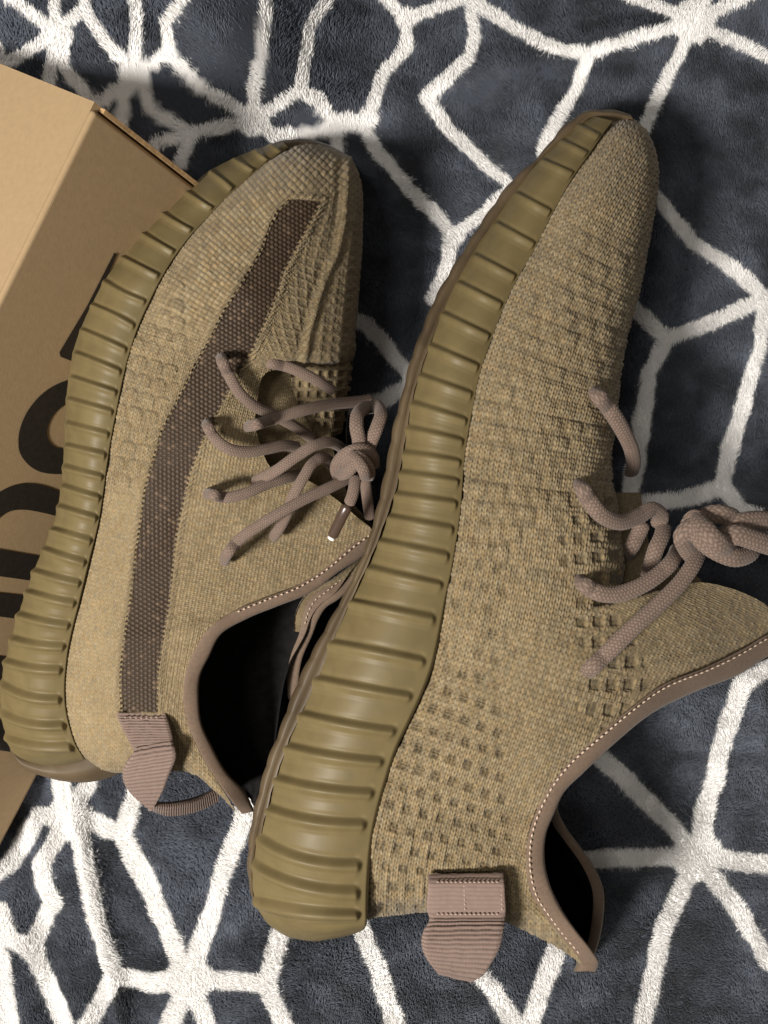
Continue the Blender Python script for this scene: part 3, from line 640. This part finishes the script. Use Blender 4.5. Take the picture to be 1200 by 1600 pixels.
# ---------------------------------------------------------------- left shoe (outer side up)
def left_shoe():
    root = thing('shoe', 'smaller tan knit shoe beside the box with a dark mesh stripe along its side', 'shoe', P(330, 800, -0.02), 'pair of tan knit shoes')
    A = [(440,220),(415,228),(370,245),(325,268),(297,292),(252,330),(220,362),(188,398),(160,435),(140,473),(126,505),(115,545),(108,585),(103,625),(101,670),(99,715),(95,762),(84,815),(73,843),
         (62,870),(52,892),(43,918),(34,943),(25,968),(18,994),(11,1020),(5,1045),(1,1072),(0,1098),(3,1125),(9,1150),(17,1171),(35,1188),(62,1197),(95,1197)]
    B = [(452,231),(435,242),(410,260),(382,285),(350,314),(322,344),(298,370),(272,405),(250,442),(236,470),(218,510),(203,555),(192,600),(184,640),(176,680),(168,730),(163,768),(155,818),(148,848),
         (141,875),(135,900),(129,925),(123,950),(117,973),(112,995),(108,1015),(105,1040),(103,1065),(103,1090),(106,1115),(112,1140),(120,1163),(131,1182),(131,1187),(122,1191)]
    n = len(A); kk = np.arange(n)
    zB = np.interp(kk, [0, 4, 8, 13, 17, 22, 27, 31, 34], [0.050, 0.072, 0.086, 0.085, 0.077, 0.067, 0.057, 0.050, 0.034])
    zA = zB - 0.003
    ribs = [((425,225),(440,236)),((400,233),(420,248)),((367,246),(396,261)),((332,270),(364,290)),((292,296),(332,320)),((255,331),(300,354)),((222,362),(276,390)),((190,399),(251,427)),((162,435),(231,467)),((144,474),(214,506)),
            ((128,512),(200,544)),((118,548),(190,578)),((111,586),(182,610)),((106,620),(176,640)),((103,658),(169,675)),((101,693),(164,708)),((100,726),(160,742)),((99,756),(155,774)),
            ((90,788),(149,805)),((82,824),(142,840)),((69,855),(133,873)),((55,890),(125,906)),((43,922),(117,937)),((28,957),(110,972)),((18,994),(105,1005)),((8,1029),(99,1041)),((1,1064),(98,1088)),
            ((1,1108),(101,1130)),((9,1148),(112,1164))]
    midsole(A, B, ribs, root, zA, zB, -0.03, lambda i: 1.0 + 1.4 * max(0, (i - 19) / 8.0), nu=1100, nv=90, rs=0.85)
    # heel wrap of the outsole, and the toe bumper
    hi = [(14,1160),(24,1178),(56,1194),(94,1195),(126,1186),(140,1180),(160,1188)]; ho = [(16,1174),(36,1201),(67,1213),(108,1222),(140,1222),(169,1216),(190,1207)]
    outsole(hi, ho, [0.042, 0.040, 0.036], -0.035, root, bumps=False)
    ti = [(425,234),(452,232),(485,236),(515,245),(540,256),(553,270)]; to = [(412,228),(447,219),(490,219),(525,232),(549,248),(560,268)]
    outsole(ti, to, [0.056, 0.050, 0.04], -0.03, root, 'toe_bumper', bumps=False)
    # upper
    C = [(492,223),(527,238),(548,250),(559,270),(565,300),(566,340),(565,385),(562,430),(559,475),(555,515),(551,560),(414,584),(402,625),(399,664),(408,700),(430,736),(475,748),(520,776),(556,806),
         (582,831),(552,850),(510,886),(462,916),(408,937),(360,958),(330,979),(306,1012),(291,1048),(286,1090),(294,1132),(312,1174),(339,1219),(371,1269)]
    Bu = B[:33]; m = 33; net = np.zeros((m, 6, 3)); k = np.arange(m)
    zb = zB[:33] - 0.0012
    zb = np.interp(k, [0, 4, 8, 13, 17, 22, 27, 31, 32], [0.050, 0.072, 0.086, 0.085, 0.077, 0.067, 0.057, 0.051, 0.046]) - 0.0012
    zc = np.interp(k, [0, 3, 10, 11, 14, 15, 17, 19, 20, 23, 25, 28, 30, 32], [0.042, 0.052, 0.062, 0.082, 0.081, 0.076, 0.062, 0.048, 0.050, 0.060, 0.066, 0.064, 0.056, 0.040])
    mid = np.interp(k, [0, 4, 10, 11, 20, 32], [0.006, 0.014, 0.016, 0.006, 0.006, 0.006])
    for i in range(m):
        b = np.array(Bu[i], float); c = np.array(C[i], float)
        for j, f in enumerate((0, 0.2, 0.4, 0.6, 0.8, 1.0)):
            net[i, j, :2] = b * (1 - f) + c * f
            net[i, j, 2] = zb[i] * (1 - f) + zc[i] * f + mid[i] * math.sin(math.pi * f) ** 0.8
    net[32, 1:5, :2] = [(168,1204),(225,1206),(296,1206),(338,1236)]; net[31, 1:5, :2] = [(158,1180),(212,1184),(272,1186),(312,1198)]
    nu, nv = 1000, 330
    g = dense(net, nu, nv); vv = np.linspace(0, 1, nv)[None]; uu = np.linspace(0, 1, nu)[:, None]
    d0 = np.linalg.norm(np.diff(net[:, :, :2], axis=0), axis=-1).mean(1); T = np.concatenate([[0], np.cumsum(d0)]); u10 = T[10] / T[-1]; u11 = T[11] / T[-1]
    vamp = 1 - sstep(u10, u11, uu)
    g[..., 2] -= vamp * 0.018 * (1 - np.sqrt(np.clip(1 - np.clip((vv - 0.91) / 0.09, 0, 1) ** 2, 0, 1)))
    g[..., 2] -= 0.012 * (1 - np.sqrt(np.clip(1 - np.clip(1 - uu / 0.03, 0, 1) ** 2, 0, 1))) + 0.005 * (1 - np.sqrt(np.clip(1 - np.clip((uu - 0.985) / 0.015, 0, 1) ** 2, 0, 1)))
    g[..., 2] -= 0.0016 * sstep(0.008, 0, vv)
    q = g[..., :2].copy()
    g[..., 2] += 0.0022 * (fbm(q[..., 0] / 80, q[..., 1] / 80, 15) - 0.5)
    SEAM = [(546,244),(542,262),(540,300),(537,350),(525,400),(507,437),(495,475),(482,525),(474,570)]
    ds = polydist(q, SEAM, False)
    V = P(g[..., 0], g[..., 1], g[..., 2]); N = normals(V)
    if N[nu // 2, nv // 2, 2] < 0: N = -N
    axis = [(500,170),(440,238),(350,318),(285,395),(240,470),(205,570),(178,690),(155,820),(130,930),(112,1020),(104,1100),(106,1250)]
    p, r = knit_coords(q.reshape(-1, 2), axis); p = p.reshape(nu, nv); r = r.reshape(nu, nv)
    warp = 2.5 * (vnoise(q[..., 0] / 40, q[..., 1] / 40, 2) - 0.5); p = p + warp; r = r + warp * 0.6
    toe = softpoly(q, [(455,215),(560,240),(545,300),(500,300),(440,330),(420,400),(330,520),(240,500),(300,370),(380,280)], 26)
    ton = softpoly(q, [(285,640),(370,660),(420,735),(600,800),(600,850),(300,980),(250,1180),(275,900)], 22)
    heel = softpoly(q, [(170,770),(235,740),(185,1110),(215,1200),(120,1195),(95,1090),(130,900)], 22)
    h1, n1 = stitch(p, r, 6.6, 6.2); pin = STITCH['pin']; h2, n2 = stitch(q[..., 0] * 0.985 + q[..., 1] * 0.17, q[..., 1] * 0.985 - q[..., 0] * 0.17, 6.4, 5.2, 0.35)
    # basket weave of the toe
    w = 8.4; i = np.floor(p / w); j = np.floor(r / w); fx = p / w - i - 0.5; fy = r / w - j - 0.5
    par = (i + j) % 2; la = np.where(par == 0, fx, fy); ac = np.where(par == 0, fy, fx)
    hb = np.sqrt(np.clip(1 - (ac / 0.52) ** 2, 0, 1)) * (0.65 + 0.35 * np.cos(la * 2 * np.pi * 0.5)); nb = hash2(i, j, 8)
    h = h1 * (1 - toe) + hb * toe; rnd = n1 * (1 - toe) + nb * toe
    h = h * (1 - ton) + h2 * ton; rnd = rnd * (1 - ton) + n2 * ton
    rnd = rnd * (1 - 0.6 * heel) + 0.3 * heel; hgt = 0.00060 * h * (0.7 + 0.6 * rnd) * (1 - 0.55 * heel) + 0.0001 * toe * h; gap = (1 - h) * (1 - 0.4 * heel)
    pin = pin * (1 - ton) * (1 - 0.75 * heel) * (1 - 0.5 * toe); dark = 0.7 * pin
    net_ = softpoly(q, [(505,320),(562,300),(556,560),(490,575),(440,580),(405,560),(440,480),(470,400)], 12); hgt = hgt * (1 - 0.55 * net_)
    # scalloped knit beside the midsole
    w1 = softpoly(q, [(235,470),(300,430),(318,500),(290,580),(255,660),(232,730),(215,775),(165,775),(180,670),(205,560)], 12)
    i = np.floor(p / 27); jx = r / 25 + 0.5 * (i % 2); j = np.floor(jx); a = p / 27 - i - 0.5; b = jx - j - 0.5
    rad = np.hypot(a * 1.05, b) ; dome = np.sqrt(np.clip(1 - (rad / 0.56) ** 2, 0, 1)); rim = np.exp(-((rad - 0.5) / 0.09) ** 2) * (a < 0.25)
    hgt += w1 * (0.00032 * dome - 0.0004 * rim * sstep(0.1, 0.5, hash2(i, j, 2))); dark = np.maximum(dark, 0.36 * w1 * rim * sstep(0.1, 0.6, hash2(i, j, 2)))
    # diamond net between stripe and toe seam, square net past the seam
    w2 = softpoly(q, [(505,320),(532,300),(530,360),(508,425),(486,478),(470,540),(440,580),(405,560),(440,480),(470,400)], 8)
    c, cr = lattice(p * 0.8 + r * 0.6, r * 0.8 - p * 0.6, 17, 17, 0.72, 0.72, 0.0, 0.2, 3)
    hgt -= 0.00028 * w2 * c; dark = np.maximum(dark, 0.24 * w2 * c)
    w3 = softpoly(q, [(552,330),(562,330),(556,560),(490,575),(500,480),(530,420)], 8)
    c, cr = lattice(q[..., 1] * 0.99 - q[..., 0] * 0.1, q[..., 0] + 0.1 * q[..., 1], 15, 15, 0.6, 0.62, 0.0, 0.2, 6)
    hgt -= 0.00028 * w3 * c; dark = np.maximum(dark, 0.26 * w3 * c)
    # cord along the toe seam and a groove on its far side
    hgt += 0.0008 * np.exp(-(ds / 5.0) ** 2) * (0.75 + 0.5 * vnoise(q[..., 1] / 6, q[..., 0] / 9, 5)); hgt -= 0.0006 * np.exp(-((ds - 12) / 5) ** 2) * 0.6
    # side stripe
    STR = [(455,311),(502,315),(490,337),(462,390),(442,425),(435,455),(410,512),(395,545),(367,590),(342,640),(312,697),(297,740),(285,790),(275,840),(270,890),(265,937),(254,1005),(247,1050),(246,1112),
           (191,1112),(189,1061),(193,1012),(200,960),(205,937),(212,865),(220,815),(227,765),(237,730),(255,670),(280,622),(305,572),(325,537),(350,487),(382,437),(407,395),(422,355),(435,330)]
    ins = inpoly(q + (1.6 * np.sign(np.sin(q[..., 1] * 2 * np.pi / 8)))[..., None] * np.array([1.0, 0.3]), STR); dst = polydist(q, STR)
    # whip-stitched edge beside the stripe
    eg = np.exp(-((dst - 5) / 4.5) ** 2) * (~ins); zig = 0.5 + 0.5 * np.sin(q[..., 1] * 2 * np.pi / 8 + q[..., 0] * 0.5)
    hgt += 0.0008 * eg * zig; dark = np.maximum(dark, 0.25 * eg * (1 - zig))
    # mesh weave of the stripe
    d1 = (q[..., 0] * 0.86 + q[..., 1] * 0.50) / 7.6; d2 = (q[..., 0] * -0.5 + q[..., 1] * 0.86) / 6.4
    fa = d1 + 0.5 * (np.floor(d2) % 2); fi = fa - np.floor(fa) - 0.5; fj = d2 - np.floor(d2) - 0.5
    hw = np.sqrt(np.clip(1 - (fi / 0.5) ** 2, 0, 1)) * np.sqrt(np.clip(1 - (fj / 0.5) ** 2, 0, 1)); sp = hash2(np.floor(fa), np.floor(d2), 4)
    hs = 0.00060 * hw - 0.0004
    V = V + N * np.where(ins, hs, hgt)[..., None]
    tone = (0.74 + 0.38 * rnd + 0.20 * (fbm(q[..., 0] / 25, q[..., 1] / 25, 6) - 0.5)) * (1 - 0.66 * gap ** 1.6) * (1 - 0.72 * dark)  # darker under-yarn in gaps and nets, with occlusion painted in
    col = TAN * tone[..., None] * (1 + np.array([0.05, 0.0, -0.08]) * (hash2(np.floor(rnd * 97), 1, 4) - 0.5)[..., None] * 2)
    scol = np.array([0.060, 0.040, 0.025]) * (0.18 + 1.05 * hw + 1.3 * hw * sstep(0.86, 0.99, sp))[..., None]
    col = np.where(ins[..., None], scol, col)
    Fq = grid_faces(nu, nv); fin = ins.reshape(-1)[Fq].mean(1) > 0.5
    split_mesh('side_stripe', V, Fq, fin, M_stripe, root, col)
    f = Fq[~fin]; u, inv = np.unique(f, return_inverse=True)
    # far half, closed below
    shell = []
    for i in range(11):
        b = net[i, 0]; c = net[i, 5]
        shell.append([(*c[:2], c[2] - 0.018), (c[0] - 6, c[1], c[2] * 0.3 - 0.012), (c[0] - 40, c[1], -0.028), (b[0] * 0.5 + c[0] * 0.5, b[1] * 0.5 + c[1] * 0.5, -0.03), (*b[:2], -0.026)])
    sh = np.array(shell); Vs = P(sh[..., 0], sh[..., 1], sh[..., 2])
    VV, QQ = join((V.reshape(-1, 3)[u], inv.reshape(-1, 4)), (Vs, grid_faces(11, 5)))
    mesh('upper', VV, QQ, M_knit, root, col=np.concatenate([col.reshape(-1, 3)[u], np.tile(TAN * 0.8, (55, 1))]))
    # inner-side eyelet flap right of the lacing gap
    def patch(name, rows, nu, nv, wv=6.4, drop=0.0, bright=0.9, sq=False):
        t = dense(np.array(rows, float), nu, nv); Vt = P(t[..., 0], t[..., 1], t[..., 2]); Nt = normals(Vt)
        if Nt[nu // 2, nv // 2, 2] < 0: Nt = -Nt
        hh, rr = stitch(t[..., 1] + 0.15 * t[..., 0], t[..., 0] - 0.15 * t[..., 1], wv, wv * 0.9); hg = 0.00045 * hh; dk = 0 * hh
        if sq:
            c, _ = lattice(t[..., 1], t[..., 0] + 0.1 * t[..., 1], 16, 15, 0.6, 0.62, 0.0, 0.2, 6); hg = hg - 0.001 * c; dk = 0.25 * c
        ed = sstep(0.06, 0.0, np.linspace(0, 1, nv))[None] + 0 * hh; hg = hg + 0.0008 * ed
        return mesh(name, Vt + Nt * hg[..., None], grid_faces(nu, nv), M_knit, root, col=TAN * (bright * (0.82 + 0.24 * rr) * (1 - 0.5 * (1 - hh) ** 2) * (1 - 0.7 * dk))[..., None])  # occlusion between stitches is painted into the yarn colour here too
    patch('eyelet_flap', [[(452,575,0.072),(500,560,0.068),(535,556,0.058),(552,552,0.044)],[(456,605,0.069),(500,600,0.065),(532,600,0.056),(549,595,0.042)],[(468,638,0.065),(500,636,0.062),(528,636,0.054),(543,634,0.040)],[(488,668,0.060),(505,668,0.058),(524,670,0.052),(537,668,0.04)],[(505,682,0.054),(514,684,0.053),(526,682,0.048),(532,676,0.042)]], 110, 90, sq=True)
    patch('tongue', [[(380,560,0.075),(430,560,0.071),(500,570,0.061)],[(360,620,0.079),(430,620,0.071),(510,640,0.057)],[(350,690,0.081),(430,690,0.071),(520,700,0.053)],[(360,750,0.074),(450,745,0.064),(545,775,0.045)],[(400,800,0.068),(480,800,0.060),(585,825,0.040)]], 240, 190, bright=0.95)
    # inner wall: a low shell under the eyelet flap and the far collar
    shell2 = [[(551,560,0.026),(552,560,-0.03)],[(545,630,0.024),(546,630,-0.03)],[(540,680,0.024),(545,690,-0.03)],[(560,780,0.022),(560,780,-0.03)],[(590,840,0.022),(590,840,-0.03)],[(540,905,0.020),(545,905,-0.032)],[(500,980,0.018),(505,980,-0.034)],[(470,1040,0.016),(475,1040,-0.036)],[(447,1100,0.014),(452,1100,-0.036)],[(430,1180,0.012),(435,1180,-0.036)],[(395,1268,0.026),(392,1268,-0.03)]]
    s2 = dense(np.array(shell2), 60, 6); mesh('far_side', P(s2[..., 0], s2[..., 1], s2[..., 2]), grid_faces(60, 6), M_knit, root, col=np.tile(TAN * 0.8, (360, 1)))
    # lining
    near = [(573,853),(545,882),(510,905),(468,930),(420,950),(380,968),(342,994),(325,1026),(313,1056),(310,1092),(315,1132),(330,1166),(354,1208),(385,1242)]
    far = [(590,845),(550,890),(525,925),(500,945),(486,965),(478,990),(468,1010),(456,1032),(446,1060),(440,1090),(434,1130),(428,1170),(414,1215),(398,1262)]
    rows = []
    for i, (a, b) in enumerate(zip(near, far)):
        nz = np.interp(i, [0, 4, 6, 10, 13], [0.044, 0.056, 0.060, 0.054, 0.036]) - 0.004; fz = np.interp(i, [0, 4, 9, 13], [0.024, 0.024, 0.022, 0.03])
        f = lambda t: (a[0] * (1 - t) + b[0] * t, a[1] * (1 - t) + b[1] * t)
        rows.append([(*a, nz), (a[0] - 25, a[1], nz * 0.6), (*f(0.2), 0.014), (*f(0.6), 0.012), (*f(0.92), 0.013), (*b, fz + 0.002)])
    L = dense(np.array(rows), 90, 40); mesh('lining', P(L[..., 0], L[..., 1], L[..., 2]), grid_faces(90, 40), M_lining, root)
    # far collar edge, tongue edge
    fa = [(560,880,0.020),(524,903,0.022),(500,922,0.024),(486,933,0.024),(474,957,0.024),(468,988,0.022),(455,1022,0.020),(448,1055,0.018),(450,1092,0.016)]
    fb = [(580,893,0.020),(552,915,0.022),(528,936,0.024),(510,948,0.024),(498,966,0.024),(488,992,0.022),(472,1030,0.020),(467,1060,0.018),(468,1096,0.016)]
    o, a, b = strip(fa, fb, 'collar_binding', M_bind, root, 0.001, 0.006)
    stitches(np.c_[a[:, :2] * 0.72 + b[:, :2] * 0.28, a[:, 2] + 0.001][2:70], root, 8, 4.5, 0.0003)
    patch('inner_collar', [[(585,856,0.024),(586,868,0.022)],[(548,880,0.026),(552,896,0.022)],[(516,904,0.027),(520,918,0.022)],[(478,926,0.026),(494,930,0.022)],[(460,960,0.022),(476,962,0.02)],[(458,985,0.018),(470,988,0.016)]], 90, 24, 5.0, bright=0.9)
    # binding
    ea = [(588,826),(552,849),(510,886),(462,916),(408,937),(360,958),(330,979),(306,1012),(291,1048),(286,1090),(294,1132),(312,1174),(339,1219),(369,1261),(378,1272)]
    eb = [(598,838),(566,869),(534,890),(486,925),(430,948),(386,966),(344,992),(327,1024),(313,1054),(310,1090),(315,1132),(330,1165),(354,1207),(384,1240),(397,1268)]
    z = np.interp(np.arange(15), [0, 1, 4, 6, 9, 11, 14], [0.046, 0.050, 0.062, 0.067, 0.0655, 0.058, 0.040])
    o, a, b = strip(np.c_[ea, z], np.c_[eb, z - 0.002], 'collar_binding', M_bind, root, 0.0014, 0.008)
    st = np.c_[a[:, :2] * 0.8 + b[:, :2] * 0.2, a[:, 2] + 0.0011]
    stitches(st[6:int(len(st) * 0.42)], root, 9.0, 4.6, 0.00042)
    # pull tab loop
    l = [(182,1114,0.0645),(185,1124,0.0655),(195,1145,0.0655),(205,1164,0.0650),(209,1173,0.0645)]
    r_ = [(258,1113,0.0645),(262,1124,0.0655),(268,1145,0.0655),(271,1160,0.0650),(272,1168,0.0645)]
    tab = webbing(l, r_, root, pitch=4.4, smooth_top=8)
    stitches([(192,1121,0.0662),(222,1122,0.0665),(254,1121,0.0662)], tab, 8, 4.5, 0.0003, m=M_thread2)
    l = [(211,1169,0.0655),(207,1178,0.0668),(195,1196,0.064),(192,1216,0.060),(206,1240,0.051),(234,1262,0.040)]
    r_ = [(270,1158,0.0655),(273,1168,0.0672),(275,1183,0.066),(266,1207,0.062),(254,1238,0.052),(238,1264,0.040)]
    webbing(l, r_, tab, pitch=5.8, smooth_top=-20).name = 'pull_loop'
    l2 = [(236,1256,0.040),(262,1256,0.032),(290,1252,0.024),(315,1244,0.016),(338,1234,0.010)]; r2 = [(236,1263,0.022),(262,1272,0.018),(290,1270,0.012),(318,1262,0.006),(342,1250,0.002)]
    webbing(l2, r2, tab, pitch=3.6).name = 'pull_loop'
    # lace
    def lace(pts, r=0.0021, name='lace', **k):
        V, Q, c = tube(pts, r, **k); return mesh(name, V, Q, M_lace, root, col=c)
    lace([(343,550,0.076),(345,558,0.0905),(357,585,0.093),(377,617,0.091),(402,637,0.086),(427,648,0.080),(460,666,0.072),(490,687,0.062)])
    lace([(408,565,0.074),(414,566,0.079),(445,572,0.080),(475,584,0.078),(500,597,0.074),(522,612,0.066)])
    lace([(381,668,0.070),(389,666,0.091),(425,656,0.092),(470,642,0.088),(515,632,0.078),(545,629,0.070),(582,624,0.060)])
    lace([(318,655,0.074),(323,663,0.0905),(333,681,0.093),(355,700,0.094),(385,706,0.091),(420,701,0.086),(445,696,0.081),(468,699,0.074)])
    lace([(396,754,0.080),(404,750,0.0835),(432,735,0.090),(465,712,0.091),(495,695,0.089),(515,691,0.084),(528,696,0.078),(538,704,0.070)])
    lace([(320,771,0.072),(328,772,0.0895),(350,777,0.091),(385,770,0.090),(420,755,0.086),(450,746,0.081),(474,740,0.074)])
    lace([(425,842,0.068),(431,834,0.073),(445,810,0.079),(460,772,0.085),(475,745,0.086),(490,723,0.084),(505,715,0.080),(516,722,0.073),(520,732,0.066)])
    lace([(349,879,0.068),(354,868,0.0825),(370,847,0.085),(407,820,0.087),(445,797,0.087),(482,777,0.084),(515,762,0.080),(548,746,0.074)])
    knot = lambda pts, **k: lace(pts, name='lace_knot', **k)
    knot([(531,748,0.066),(526,732,0.076),(534,716,0.082),(552,705,0.085),(570,704,0.083),(582,716,0.078),(583,730,0.070)], r=0.0026)
    knot([(533,738,0.072),(541,722,0.082),(556,714,0.087),(568,722,0.087),(576,738,0.082),(575,747,0.074)], r=0.0025)
    knot([(527,742,0.074),(538,740,0.083),(552,728,0.0885),(562,716,0.087),(566,708,0.08)], r=0.0023)
    knot([(546,708,0.086),(560,722,0.0895),(570,740,0.088),(572,748,0.082)], r=0.0022)
    lace([(560,712,0.076),(561,690,0.082),(557,664,0.084),(560,646,0.080),(572,637,0.072),(584,636,0.064)], r=0.0026)
    lace([(574,710,0.074),(580,690,0.080),(590,665,0.082),(595,645,0.078),(588,634,0.070),(578,632,0.062)], r=0.0025)
    lace([(556,742,0.076),(554,758,0.078),(550,776,0.079),(544,790,0.079)], r=0.0022)
    lace([(570,748,0.062),(574,780,0.058),(578,812,0.052)], r=0.0022)
    V, Q, c = tube([(544,789,0.079),(538,800,0.078),(528,820,0.075),(518,840,0.072)], 0.0021, amp=0, braid=False); mesh('lace_tip', V, Q, M_aglet, root)
    V, Q, c = tube([(519,838,0.0722),(517.5,841,0.072),(516,843.5,0.0715)], 0.0017, step=0.4, amp=0, braid=False); mesh('lace_tip', V, Q, M_white, root)
left_shoe()
